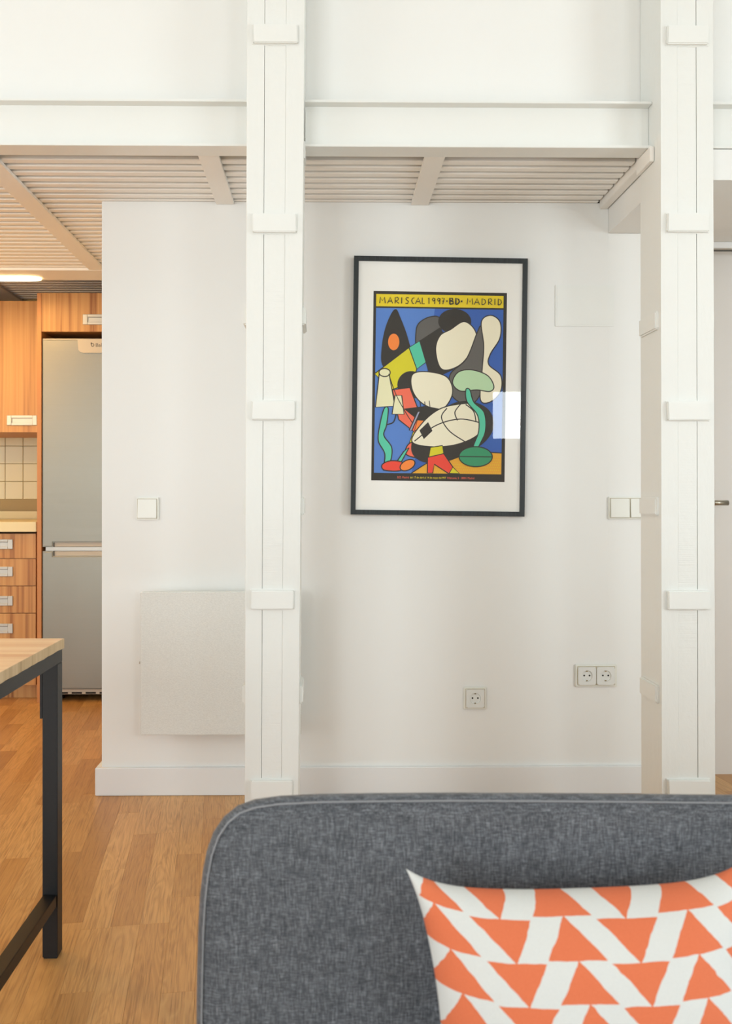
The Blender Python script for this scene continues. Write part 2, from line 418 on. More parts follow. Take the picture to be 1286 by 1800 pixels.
# door in the right bay
dy = 3.09
dxl, dxr = WXR+0.03, 2.24; dtop = PZ(433, dy, 1260)
bm = bmesh.new()
box(bm, WXR+0.001, X1, 2.993, 3.004, 1.952, 1.9735, 0.001)
box(bm, dxr, dxr+0.07, dy-0.022, dy, 0.001, 1.97, 0.002)
struct('trim_1', bm, M['trim'])
d = struct('door_1', B(dxl-0.03+0.002, dxr-0.004, dy-0.002, dy+0.038, PZ(1362, dy, 1270), 1.968, bev=0.002), M['door'])
bm = bmesh.new(); hz = PZ(884, 3.03, 1270); hx = PX(1246, 3.03)
cyl(bm, (hx, dy-0.002, hz), (hx, dy-0.011, hz), 0.026); cyl(bm, (hx, dy-0.012, hz), (hx, 3.028, hz), 0.009)
o = obj('door_handle', bm, M['nickel'], d); bm = bmesh.new()
cyl(bm, (hx-0.009, 3.033, hz), (PX(1279, 3.033), 3.033, hz), 0.0095, 24); obj('lever', bm, M['nickel'], o, True)
struct('door_gap_shade', B(WXR+0.001, X1, dy+0.001, 3.129, 0.0, 0.008), M['black'])  # black strip painting the shade in the gap under the door

# kitchen walls
KY = 4.86
kb = struct('wall_kitchen_back', B(X0, -0.70, KY, KY+0.15, 0, 2.4), M['grout'])
struct('wall_kitchen_right', B(-0.82, -0.70, WY+0.12, 3.894, 0, ZSL-0.012), M['wall'])
struct('wall_kitchen_side', B(-0.82, -0.70, 3.916, KY, 0, 2.4), M['wall'])
T = 0.104; tw = T-0.003
bm = B(-tw/2, tw/2, -0.007, 0, -tw/2, tw/2, bev=0.0015, seg=1); tme = bpy.data.meshes.new('tile'); bm.to_mesh(tme); bm.free(); tme.materials.append(M['tile'])
xr = PX(72, KY) ; ko = ORG['wall_kitchen_back']
x_joint = PX(41, KY); z_joint = PZ(815.5, KY)
for i in range(-12, 3):
    for j in range(-5, 9):
        cx = x_joint-T/2+i*T; cz = z_joint+T/2+j*T
        if cx+T/2 > -1.40 or cz-T/2 < 0.96 or cz+T/2 > 1.55: continue
        o = bpy.data.objects.new('tile', tme); COL.objects.link(o); o.parent = kb; o.location = Vector((cx, KY+0.001, cz))-ko

# ================================================================ slatted loft ceiling
bm = B(X0, 0.99, 2.51, 3.915, ZSL+0.031, ZSL+0.055); box(bm, X0, -0.82, 3.9155, 4.86, ZSL+0.151, ZSL+0.175)
sc = struct('ceiling_slatted', bm, M['deck'])
so = ORG['ceiling_slatted']
def slat_mesh(L):
    me = bpy.data.meshes.new('slat'); bm = B(-L/2, L/2, -0.015, 0.015, 0, 0.030, bev=0.003, seg=1); bm.to_mesh(me); bm.free(); me.materials.append(M['slat']); return me
smL = slat_mesh(0.958-X0-0.005)
yk = 2.562
while yk < 4.84:
    o = bpy.data.objects.new('slat', smL); COL.objects.link(o); o.parent = sc
    o.location = Vector(((X0+0.958)/2, yk, ZSL))-so; yk += 0.049
    if 3.88 < yk < 3.95: break
def joist(x0, x1, y0, y1, z0=ZSL-0.011, z1=ZSL):
    return obj('joist', B(x0, x1, y0, y1, z0, z1, bev=0.0015), M['joist'], sc)
joist(-1.075, -1.003, 2.475, 3.74); joist(PX(380, WY), PX(411.5, WY), 2.475, WY-0.001); joist(PX(722, WY), PX(753, WY), 2.475, WY-0.001)
joist(0.960, 0.988, 2.475, WY-0.001, ZSL-0.022, ZSL+0.030)
joist(X0, -0.822, 3.745, 3.915)
obj('added_fascia', B(X0, -0.822, 3.895, 3.915, ZSL+0.0005, ZSL+0.150), M['joist'], sc)  # added board, keeps lamp light out of the raised ceiling behind
smK = slat_mesh(-0.83-X0)  # slats raised from here, shaped to leave a dark recess
yk = 3.945
while yk < 4.84:
    o = bpy.data.objects.new('slat', smK); COL.objects.link(o); o.parent = sc; o.location = Vector(((X0-0.83)/2, yk, ZSL+0.12))-so; yk += 0.049
obj('joist', B(-1.95, -1.78, 3.916, 4.85, ZSL+0.108, ZSL+0.12, bev=.0015), M['joist'], sc)


# strip lamp on the kitchen cross joist
lp = empty('ceiling_light', (-1.8, 3.87, ZSL-0.02), 'glowing warm strip lamp under the slatted kitchen ceiling', 'ceiling light')
pts = []
xa, xb, yc, rr = -2.3, -1.335, 3.875, 0.035
for k in range(13): a = -math.pi/2+math.pi*k/12; pts.append((xb-rr*2+2*rr*math.cos(a), yc+rr*math.sin(a)))
for k in range(13): a = math.pi/2+math.pi*k/12; pts.append((xa+rr*math.cos(a), yc+rr*math.sin(a)))
bm = bmesh.new(); a_ = [bm.verts.new((x, y, ZSL-0.019)) for x, y in pts]; b_ = [bm.verts.new((x, y, ZSL-0.0112)) for x, y in pts]
bm.faces.new(a_); bm.faces.new(b_[::-1])
for i in range(len(pts)): bm.faces.new((a_[i], b_[i], b_[(i+1) % len(pts)], a_[(i+1) % len(pts)]))
bmesh.ops.recalc_face_normals(bm, faces=bm.faces)
obj('diffuser', bm, M['glow'], lp)
# second kitchen lamp, left of the frame
for (x, y, z) in KL:
    p_ = empty('ceiling_light', (x, y, ZSL), 'round warm kitchen lamp hanging from the slatted ceiling left of frame', 'ceiling light')
    bm = bmesh.new(); cyl(bm, (x, y, ZSL-0.001), (x, y, ZSL-0.03), 0.05); cyl(bm, (x, y, ZSL-0.03), (x, y, z+0.05), 0.006); obj('lamp_holder', bm, M['steel_white'], p_)
    bm = bmesh.new(); bmesh.ops.create_uvsphere(bm, u_segments=20, v_segments=12, radius=0.065, matrix=Matrix.Translation((x, y, z))); obj('bulb', bm, M['bulb'], p_, True)
point('kitchen_lamp', (-2.35, 3.02, 1.86), 42, WARM, 0.06)
area('strip_lamp', (-1.82, 3.875, ZSL-0.025), (0, 0, 0), 0.9, 0.05, 9, WARM)

# ================================================================ beams (channels) between the posts
def beam(x0, x1, label):
    z0, z1 = PZ(257.5, 2.41), PZ(179.5, 2.41)
    e = empty('steel_beam', ((x0+x1)/2, 2.45, z0), label, 'beam', 'white channel beams between the posts')
    obj('flange', B(x0, x1, 2.41, 2.482, z0, z0+0.008, bev=0.001), M['steel_white'], e)
    obj('flange', B(x0, x1, 2.41, 2.51, z1-0.0, z1+0.007, bev=0.001), M['steel_white'], e)
    obj('web', B(x0, x1, 2.440, 2.448, z0+0.008, z1), M['steel_white'], e)
    return e, z0
Lx0, Lx1 = PX(434, 2.35), PX(529.5, 2.35)
Rx0, Rx1 = PX(1161.5, 2.35), PX(1255, 2.35)
e, bz = beam(X0, PX(433.5, 2.36), 'white steel channel beam left of the left post, above the kitchen ceiling')
e2, bz = beam(Lx1+0.0085, Rx0-0.002, 'white steel channel beam spanning between the two timber posts')
obj('end_plate', B(Lx1+0.003, Lx1+0.010, 2.402, 2.46, bz-0.038, bz+0.012, bev=0.001), M['steel_white'], e2)
obj('end_plate', B(Rx0-0.014, Rx0-0.002, 2.395, 2.503, bz-0.045, bz-0.0005, bev=0.0015), M['joist'], e2)
beam(Rx1+0.003, X1, 'white steel channel beam right of the right post, above the door')

# ================================================================ timber posts
def post(cx_top, cx_bot, w_top, w_bot, label, strap_py, strap_px, side_py, seams, seed, gaps):
    """x as a function of height; two cheek boards and a core, straps across front and sides"""
    yf, yb = 2.350, 2.503; ztop, zbot = RC-0.001, 0.0
    zt = PZ(0, yf); zb = PZ(1385, yf)
    def edge(f, z):                                   # f in 0..1 across the width
        k = (z-zb)/(zt-zb); c = PX(cx_bot+(cx_top-cx_bot)*k, yf); w = (w_bot+(w_top-w_bot)*k)/F*yf
        return c+(f-0.5)*w
    e = empty('timber_post', (edge(.5, 0), (yf+yb)/2, 0), label, 'post', 'white timber posts')
    r = random.Random(seed)
    def board(name, f0, f1, y0, mat, wob=0.0005, g0=0.0, g1=0.0):
        bm = bmesh.new(); nz = 60; rows = []
        for i in range(nz+1):
            z = zbot+(ztop-zbot)*i/nz
            xa, xb = edge(f0, z)+g0+(r.uniform(-wob, wob)*.6 if f0 == 0 else 0), edge(f1, z)-g1+(r.uniform(-wob, wob)*.6 if f1 == 1 else 0); yy = y0+r.uniform(-wob, wob)*.5
            ch = 0.0005 if 0 < f0 else 0.0009
            rows.append([bm.verts.new(p) for p in ((xa+ch, yy, z), (xb-ch, yy, z), (xb, yy+ch, z), (xb, yb, z), (xa, yb, z), (xa, yy+ch, z))])
        for i in range(nz):
            for k in range(6): bm.faces.new((rows[i][k], rows[i][(k+1) % 6], rows[i+1][(k+1) % 6], rows[i+1][k]))
        bm.faces.new(rows[0][::-1]); bm.faces.new(rows[-1])
        bmesh.ops.recalc_face_normals(bm, faces=bm.faces)
        return obj(name, bm, mat, e)
    board('plank', 0, seams[0], yf, M['timber'], g1=gaps[0]); board('plank', seams[1], 1, yf, M['timber'], g0=gaps[1]); board('core', seams[0], seams[1], yf+0.0012, M['core'], g0=gaps[0], g1=gaps[1])
    def strap_front(py, f0, f1, tilt):
        z = PZ(py, yf); h = 0.0265; bm = bmesh.new()
        xa, xb = edge(f0, z), edge(f1, z)
        box(bm, xa, xb, yf-0.0115, yf-0.0002, z-h, z+h, 0.0026, 2)
        for v_ in bm.verts:
            v_.co.x += r.uniform(-.0006, .0006)+tilt*(v_.co.z-z); v_.co.z += r.uniform(-.0006, .0006)
        obj('strap', bm, M['strap'], e)
        bm = bmesh.new()                               # bead of filler round the strap
        box(bm, xa-0.004, xb+0.004, yf-0.0022, yf+0.006, z-h-0.0035, z+h+0.0035, 0.002, 2)
        for v_ in bm.verts: v_.co.x += r.uniform(-.001, .001); v_.co.z += r.uniform(-.001, .001)
        obj('filler', bm, M['timber'], e)
    for py in strap_py: strap_front(py, strap_px[0], strap_px[1], r.uniform(-.04, .04))
    for py in side_py:
        z = PZ(py, yf+0.07)
        for s in (0, 1):
            xe = edge(s, z); sg = -1 if s == 0 else 1; bm = bmesh.new()
            xa, xb = sorted((xe-sg*0.008, xe+sg*0.010))
            box(bm, xa, xb, yf+0.016, yb-0.010, z-0.0265, z+0.0265, 0.004, 2)
            for v_ in bm.verts: v_.co.z += r.uniform(-.0006, .0006)
            obj('strap', bm, M['strap'], e)
    # side seams (core visible from the side as narrow grooves)
    return e, edge
post_l, edge_l = post(484.5, 477, 101, 94, 'white timber post in front, left of the framed poster', [62.5-331, 62.5, 394, 722, 1053.5, 1386], (0.11, 0.89),
                      [562-331*2, 562, 889, 1213], (0.31, 0.685), 1, (0.0005, 0.0001))
post_r, edge_r = post(1206.5, 1209.5, 93, 95, 'white timber post at the right, beside the door', [60-331, 60, 390, 722, 1055.5, 1388], (0.10, 0.89),
                      [568-331*2, 568, 890, 1215], (0.32, 0.68), 2, (0.0001, 0.0006))
# drying crack in the left post's core below a strap
bm = bmesh.new(); zc0, zc1 = PZ(1072, 2.35), PZ(1150, 2.35); xs = [0, .001, .0012, .0005, -.0006, -.0012, -.0022, -.003, -.004]
prev = None
for i, dx in enumerate(xs):
    z = zc0+(zc1-zc0)*i/8; w_ = 0.0007*(1-i/9)+0.0001; x = PX(478, 2.35)+dx
    cur = [bm.verts.new((x-w_, 2.3515, z)), bm.verts.new((x+w_, 2.3515, z)), bm.verts.new((x+w_, 2.3535, z)), bm.verts.new((x-w_, 2.3535, z))]
    if prev:
        for k in range(4): bm.faces.new((prev[k], prev[(k+1) % 4], cur[(k+1) % 4], cur[k]))
    prev = cur
obj('crack', bm, M['crack'], post_l)

# ================================================================ framed poster
FY = 2.874                                            # front face of the frame
fc = Vector((PX(772, FY), 0, PZ(679, FY, 772)))
pic = empty('framed_poster', (fc.x, WY, fc.z), 'black framed abstract poster with white mat on the back wall', 'picture')
ORG[pic.name] = Vector((0, 0, 0))                     # its parts are written about the picture's centre
FWd, FHt, RW = 0.607, 0.902, 0.0165
yo = FY-WY
bm = bmesh.new()
def rail(p, q, r_, s_):                               # four corners (x,z) of one mitred rail
    prism(bm, [p, q, r_, s_], yo, -0.0005)
w2, h2 = FWd/2, FHt/2; wi, hi = w2-RW, h2-RW
for nm, q in (('frame_rail', ((-w2, h2), (w2, h2), (wi, hi), (-wi, hi))), ('frame_rail', ((-w2, -h2), (w2, -h2), (wi, -hi), (-wi, -hi))),
              ('frame_stile', ((-w2, h2), (-wi, hi), (-wi, -hi), (-w2, -h2))), ('frame_stile', ((w2, h2), (wi, hi), (wi, -hi), (w2, -h2)))):
    bm = bmesh.new(); rail(*q); obj(nm, bm, M['frame'], pic)
obj('mat_board', B(-wi, wi, yo+0.008, yo+0.011, -hi, hi), M['mat_board'], pic)
obj('glass_pane', B(-wi, wi, yo+0.0045, yo+0.0060, -hi, hi), M['glass'], pic)
pic.rotation_euler = (0, math.radians(0.75), 0)
# --- the print: a generic abstract composition in the poster's colours (flat ink on paper)
PWd, PHt = 0.467, 0.662
INK = {'black': (38, 34, 28), 'blue': (86, 134, 210), 'deep': (46, 98, 186), 'yellow': (240, 214, 20), 'cream': (246, 240, 212), 'teal': (84, 204, 168),
       'green': (46, 150, 104), 'mint': (190, 224, 180), 'grey': (96, 94, 90), 'lime': (222, 212, 20), 'coral': (246, 110, 82), 'orange': (250, 138, 50),
       'red': (240, 66, 44), 'ochre': (242, 176, 44), 'steel': (164, 168, 190), 'pale': (238, 234, 190)}
names = list(INK)
inkm = [plain('ink '+k, srgb(*INK[k]), 0.7) for k in names]
bmA = bmesh.new(); layer = [0]
def PT(u, v): return ((u/100-0.5)*PWd, (0.5-v/141.7)*PHt)
def smooth(pts, n=8, closed=True):
    out = []; N_ = len(pts)
    for i in range(N_ if closed else N_-1):
        g = (lambda k: pts[k % N_]) if closed else (lambda k: pts[max(0, min(N_-1, k))])
        p0, p1, p2, p3 = g(i-1), g(i), g(i+1), g(i+2)
        for j in range(n):
            s = j/n
            out.append(tuple(0.5*((2*p1[d])+(-p0[d]+p2[d])*s+(2*p0[d]-5*p1[d]+4*p2[d]-p3[d])*s*s+(-p0[d]+3*p1[d]-3*p2[d]+p3[d])*s**3) for d in (0, 1)))
    if not closed: out.append(pts[-1])
    return out
def fill(pts, c):
    layer[0] += 1; y = yo+0.0078-layer[0]*0.000010
    vs = [bmA.verts.new((PT(*p)[0], y, PT(*p)[1])) for p in pts]
    es = [bmA.edges.new((vs[i], vs[(i+1) % len(vs)])) for i in range(len(vs))]
    r_ = bmesh.ops.triangle_fill(bmA, edges=es, use_beauty=True)
    for f in r_['geom']:
        if isinstance(f, bmesh.types.BMFace): f.material_index = names.index(c)
def line(pts, wd=0.75, c='black', closed=False, taper=False):
    layer[0] += 1; y = yo+0.0078-layer[0]*0.000010; L_ = []; n = len(pts)
    for i, p in enumerate(pts):
        a = pts[(i-1) % n] if closed else pts[max(i-1, 0)]; b2 = pts[(i+1) % n] if closed else pts[min(i+1, n-1)]
        dx, dy_ = b2[0]-a[0], b2[1]-a[1]; l = math.hypot(dx, dy_) or 1; nx, ny = -dy_/l*wd/2, dx/l*wd/2
        L_.append([bmA.verts.new((PT(*q)[0], y, PT(*q)[1])) for q in ((p[0]+nx, p[1]+ny), (p[0]-nx, p[1]-ny))])
    for i in range(n if closed else n-1):
        f = bmA.faces.new((L_[i][0], L_[(i+1) % n][0], L_[(i+1) % n][1], L_[i][1])); f.material_index = names.index(c)
def shape(pts, c, sm=True, wd=0.8):
    q = smooth(pts) if sm else pts
    fill(q, c); line(q, wd, closed=True)
def ell(cx, cy, rx, ry, rot=0, n=30, a0=0, a1=2*math.pi):
    cr, sr = math.cos(rot), math.sin(rot); out = []
    full = abs(a1-a0-2*math.pi) < 1e-6
    for k in range(n if full else n+1):
        a = a0+(a1-a0)*k/n; x, y = rx*math.cos(a), ry*math.sin(a); out.append((cx+x*cr-y*sr, cy+x*sr+y*cr))
    return out
R = lambda x0, y0, x1, y1: [(x0, y0), (x1, y0), (x1, y1), (x0, y1)]
fill(R(0, 0, 100, 141.7), 'black'); fill(R(2, 12.6, 97.5, 136), 'blue'); fill([(46, 12.6), (97.5, 12.6), (97.5, 136), (30, 136), (34, 120)], 'deep')
fill(R(2, 2.2, 97.5, 11.4), 'yellow')
# ochre ground with a dotted print
fill(smooth([(30, 136), (44, 127), (60, 121), (80, 119.5), (97.5, 120)], 6, False)+[(97.5, 136)], 'ochre')
rd = random.Random(5)
for i in range(34):
    for j in range(7):
        x = 45+i*1.55+(j % 2)*.8; y = 123+j*2
        if x < 96.5 and y > 135-(x-30)*0.3+3: fill(ell(x, y, .35, .35, 0, 6), 'yellow')
line(smooth([(30, 136), (44, 127), (60, 121), (80, 119.5), (97.5, 120)], 6, False), .7)
# upper forms
shape([(16, 14), (10, 26), (7, 42), (8, 56), (20, 62), (30, 55), (26, 36), (20, 20)], 'black')
fill(ell(15.5, 38, 4.2, 6.2), 'orange')
shape([(34, 24), (42, 19), (50, 20), (50, 34), (40, 46), (33, 42), (32, 32)], 'grey')
shape(ell(61, 22, 12, 9), 'black', False)
shape([(1.5, 62), (27, 42), (33, 58), (30, 68), (14, 74)], 'lime', False)
shape([(27, 42), (35, 37), (41, 52), (33, 58)], 'teal', False)
shape([(35, 37), (50, 27), (58, 40), (60, 58), (44, 66)], 'black', False)
shape([(58, 28), (68, 22), (76, 28), (77, 38), (66, 54), (52, 58), (47, 44), (50, 33)], 'cream')
shape([(78, 30), (81, 26), (84, 44), (83, 70), (74, 84), (60, 78), (58, 62), (70, 50)], 'grey')
shape([(81, 22), (88, 17), (95, 22), (95, 34), (88, 46), (87, 54), (96, 62), (96, 74), (88, 82), (81, 80), (82, 58), (83, 40)], 'cream')
shape([(60, 68), (64, 60), (74, 58), (86, 62), (91, 70), (88, 74), (78, 73), (66, 74)], 'mint')
shape(ell(29, 70, 10, 10), 'black', False)
shape([(30, 62), (42, 60), (56, 64), (60, 76), (52, 88), (38, 84), (30, 74)], 'cream')
for k in range(5): line([(29+k*3.4, 84-k*.6), (30+k*3.4, 90-k*.3)], .6)
shape([(15, 74), (28, 72), (36, 92), (33, 106), (20, 96)], 'coral', False)
shape([(24, 88), (40, 86), (62, 90), (70, 92), (56, 98), (36, 97)], 'black', False)
shape([(34, 96), (52, 97), (47, 106), (32, 104)], 'orange', False)
shape([(52, 97), (60, 91), (66, 92), (56, 105), (47, 106)], 'red', False)
shape([(42, 107), (56, 105), (47, 115)], 'teal', False)
shape([(31, 105), (42, 107), (38, 113), (28, 114)], 'lime', False)
shape([(28, 114), (40, 110), (48, 116), (38, 124), (26, 122)], 'coral')
# large rounded lower form
lw = [(30, 118), (34, 104), (48, 94), (60, 84), (74, 82), (87, 88), (91, 100), (84, 112), (68, 122), (50, 128), (36, 126)]
fill(smooth(lw), 'black'); line(smooth(lw), .8, closed=True)
shape([(30, 112), (38, 98), (50, 88), (64, 84), (78, 84), (84, 94), (80, 106), (64, 114), (44, 116)], 'cream')
for arc in ([(32, 112), (48, 100), (66, 95), (83, 98)], [(56, 87), (52, 94), (58, 104), (70, 112)], [(66, 84), (62, 90), (64, 96)], [(70, 84), (76, 89), (78, 97)]):
    line(smooth(arc, 8, False), .8)
shape([(36, 104), (42, 98), (45, 104), (39, 110)], 'black', False)
# stems, bells, ground pieces
shape([(9, 88), (12, 88), (11, 100), (9, 108), (15, 117), (14, 128), (9, 134), (10, 122), (5, 112), (6, 100)], 'teal')
shape([(70, 73), (73, 73), (76, 82), (84, 90), (85, 104), (80, 116), (77, 126), (76, 116), (80, 104), (79, 92), (71, 82)], 'teal')
shape([(5, 62), (12, 60), (17, 86), (2.5, 87)], 'pale', False); shape(ell(9, 61, 4.2, 3), 'pale', False)
shape([(17, 78), (22, 78), (24, 92), (15, 92)], 'pale', False)
line(smooth([(12, 62), (18, 78), (26, 92), (30, 98)], 6, False), .6); line(smooth([(18, 92), (16, 98), (11, 100)], 6, False), .9)
shape([(34, 90), (36, 90), (30, 104), (28, 104)], 'steel', False)
shape(ell(78, 123, 12.5, 7.5), 'green', False); line([(66, 123), (90, 123)], .7)
shape([(24, 120), (28, 117), (20, 132), (16, 132)], 'teal', False)
shape([(8, 130), (14, 127), (23, 128), (22, 134), (10, 134)], 'red'); shape(ell(27, 130, 6, 3.6, -.5), 'orange', False)
shape([(44, 116.5), (53, 115), (54, 121), (43, 124)], 'lime', False)
shape([(42, 124), (54, 121), (61, 131), (58, 136), (47, 129), (46, 135.6), (42, 135.6)], 'red', False)
shape([(61, 131), (66, 135.8), (58.5, 135.8)], 'lime', False)
# hand-lettered heading, drawn as pen strokes
GL = {'M': [[(0, 1), (.12, 0), (.5, .6), (.85, 0), (1, 1)]], 'A': [[(0, 1), (.5, 0), (.95, 1)], [(.2, .65), (.8, .62)]], 'R': [[(.05, 1), (.05, .05), (.6, 0), (.8, .25), (.6, .5), (.1, .55), (.9, 1)]],
      'I': [[(.5, 0), (.5, 1)]], 'S': [[(.85, .08), (.4, 0), (.15, .25), (.8, .65), (.6, .98), (.1, .95)]], 'C': [[(.85, .05), (.4, .12), (.15, .5), (.4, .92), (.75, 1)]],
      'L': [[(.2, 0), (.15, 1), (.85, .97)]], '1': [[(.2, .2), (.5, 0), (.5, 1)]], '9': [[(.8, .15), (.35, .02), (.1, .3), (.35, .55), (.8, .3), (.8, .1), (.72, 1)]],
      '7': [[(.1, .03), (.85, .03), (.4, 1)], [(.25, .5), (.8, .5)]], 'B': [[(.1, 1), (.1, 0), (.65, .05), (.7, .3), (.15, .48), (.75, .55), (.8, .88), (.1, 1)]],
      'D': [[(.1, 1), (.12, 0), (.7, .2), (.85, .6), (.5, .95), (.1, 1)]], '.': [[(.15, .5), (.85, .5)]]}
def letter(ch, x, w_, bold=.75, h=4.6):
    for st in GL[ch]: line([(x+a*w_, 4.6+b_*h) for a, b_ in st], bold)
for ch, x, w_, bo in [('M', 4.6, 4.2, .62), ('A', 10.5, 4, .62), ('R', 16, 3.4, .62), ('I', 20.3, 1.6, .62), ('S', 23.6, 3.2, .62), ('C', 28, 3, .62), ('A', 31.4, 4, .62), ('L', 36, 2.6, .62),
                    ('1', 40.5, 2, .62), ('9', 43.6, 3, .62), ('9', 47.4, 3, .62), ('7', 50.8, 2.6, .62), ('.', 54.3, 1.3, 1.2), ('B', 56.8, 3.6, 1.1), ('D', 61.2, 3.6, 1.1), ('.', 65.2, 1.6, 1.3),
                    ('M', 70, 4.4, .62), ('A', 75.4, 4.2, .62), ('D', 80.8, 3.8, .62), ('R', 86, 3.2, .62), ('I', 90, 1.8, .62), ('D', 93, 3.4, .62)]:
    letter(ch, x, w_, bo)
poster = obj('poster', bmA, inkm, pic)
def text_mesh(name, s, size, x, z, y, mat, parent, rotz=0, align='LEFT', extrude=0.0, sx=1.0, org=None):
    cu_ = bpy.data.curves.new(name, 'FONT'); cu_.body = s; cu_.size = size; cu_.align_x = align; cu_.extrude = extrude
    to = bpy.data.objects.new('tmp', cu_); COL.objects.link(to)
    dg = bpy.context.evaluated_depsgraph_get(); me = bpy.data.meshes.new_from_object(to.evaluated_get(dg))
    bpy.data.objects.remove(to)
    wid = max(v.co.x for v in me.vertices) if len(me.vertices) else 0
    me.transform(Matrix.Translation((x, y, z)) @ Matrix.Rotation(math.pi/2, 4, 'X') @ Matrix.Diagonal((sx, 1, 1, 1)))
    me.materials.clear(); me.materials.append(mat)
    if org is not None: me.transform(Matrix.Translation(-org))
    o_ = bpy.data.objects.new(name, me); COL.objects.link(o_); o_.parent = parent
    return o_, wid*sx
yt = yo+0.0078-(layer[0]+6)*0.00001; sz = 0.0105
x = PT(19.5, 0)[0]; zt_ = PT(0, 139.9)[1]
mo, my = inkm[names.index('coral')], inkm[names.index('yellow')]
for s, mm in (('B.D. Madrid', mo), ('del 17 de abril al 14 de mayo de1997', my), ('Villanueva, 5 · 28001 Madrid', mo)):
    o_, wd_ = text_mesh('printed_text', s, sz, x, zt_, yt, mm, poster, sx=0.80); x += wd_+0.0035

# ================================================================ electrical plates
def plate(e, cx, cz, w_, h_, y=WY, t_=0.008):
    obj('plate', B(cx-w_/2, cx+w_/2, y-t_, y-0.0003, cz-h_/2, cz+h_/2, bev=0.0025), M['plastic'], e)
def groove(e, cx, cz, w_, h_, y):
    bm = bmesh.new(); g = 0.0012
    for a in ((cx-w_/2, cx-w_/2+g, cz-h_/2, cz+h_/2), (cx+w_/2-g, cx+w_/2, cz-h_/2, cz+h_/2), (cx-w_/2+g, cx+w_/2-g, cz-h_/2, cz-h_/2+g), (cx-w_/2+g, cx+w_/2-g, cz+h_/2-g, cz+h_/2)):
        box(bm, a[0], a[1], y-0.0004, y+0.0004, a[2], a[3])
    obj('shadow_gap', bm, M['grout'], e)
def rocker(e, cx, cz, s, w_=None):
    w_ = w_ or s; y = WY-0.008; groove(e, cx, cz, w_+0.003, s+0.003, y)
    bm = B(cx-w_/2, cx+w_/2, y-0.0045, y-0.0002, cz-s/2, cz+s/2, bev=0.0012)
    for v_ in bm.verts:
        if v_.co.y < y-0.003: v_.co.y += 0.0020*(v_.co.z-cz)/(s/2)
    obj('rocker', bm, M['plastic'], e)
def socket(e, cx, cz, s):
    y = WY-0.008; yf = y-0.0045; groove(e, cx, cz, s+0.003, s+0.003, y)
    # face with a round well: ring of quads square->circle
    bm = bmesh.new(); n = 32; r_ = 0.0195; sq = []; ci = []; cb = []; sb = []
    for k in range(n):
        a = 2*math.pi*(k+.5)/n; c_, s_ = math.cos(a), math.sin(a); m_ = (s/2)/max(abs(c_), abs(s_))
        sq.append(bm.verts.new((cx+c_*m_, yf, cz+s_*m_))); sb.append(bm.verts.new((cx+c_*m_, y-0.0002, cz+s_*m_)))
        ci.append(bm.verts.new((cx+c_*r_, yf, cz+s_*r_))); cb.append(bm.verts.new((cx+c_*(r_-.001), yf+0.0040, cz+s_*(r_-.001))))
    for k in range(n):
        q = (k+1) % n
        bm.faces.new((sq[k], sq[q], ci[q], ci[k])); bm.faces.new((ci[k], ci[q], cb[q], cb[k])); bm.faces.new((sb[k], sb[q], sq[q], sq[k]))
    bm.faces.new(cb); bmesh.ops.recalc_face_normals(bm, faces=bm.faces)
    f = obj('socket_face', bm, M['plastic_in'], e)
    for dx in (-0.0095, 0.0095):
        bm = bmesh.new(); cyl(bm, (cx+dx, yf+0.0034, cz+0.001), (cx+dx, yf+0.0039, cz+0.001), 0.0030, 12); obj('pin_hole', bm, M['pin'], f)
    for sg in (1, -1):
        obj('earth_clip', B(cx-0.0025, cx+0.0025, yf+0.001, yf+0.0038, cz+sg*0.0165-0.0015, cz+sg*0.0165+0.0015), M['brass'], f)
cx, cz = PX(260, WY), PZ(894, WY, 260)
e = empty('light_switch', (cx, WY, cz), 'single square white light switch on the wall above the radiator', 'switch'); plate(e, cx, cz, .079, .079); rocker(e, cx-.001, cz, .066)
cx, cz = PX(1105, WY), PZ(893, WY, 1100)
e = empty('light_switch', (cx, WY, cz), 'double white light switch partly hidden behind the right post', 'switch'); plate(e, cx, cz, .151, .079); rocker(e, cx-.0355, cz, .066); rocker(e, cx+.0355, cz, .066)
cx, cz = PX(834, WY), PZ(1226.5, WY, 834)
e = empty('power_socket', (cx, WY, cz), 'single white round-well power socket low on the wall', 'socket'); plate(e, cx, cz, .081, .079); socket(e, cx, cz, .064)
cx, cz = PX(1046, WY), PZ(1187, WY, 1046)
e = empty('power_socket', (cx, WY, cz), 'double white power socket low on the wall beside the right post', 'socket'); plate(e, cx, cz, .148, .078); socket(e, cx-.033, cz, .063); socket(e, cx+.033, cz, .063)
# access hatch
x0, x1, z1_, z0_ = PX(975, WY), PX(1078, WY), PZ(502, WY, 1026), PZ(574, WY, 1026)
e = empty('access_hatch', ((x0+x1)/2, WY, z0_), 'flush white rectangular cover plate on the wall right of the poster', 'cover plate')
obj('cover', B(x0, x1, WY-0.0035, WY-0.0003, z0_, z1_, bev=0.0008), M['hatch'], e)
obj('lid', B(x0+.006, x1-.006, WY-0.0045, WY-0.0036, z0_+.006, z1_-.006, bev=0.0004), M['hatch'], e)

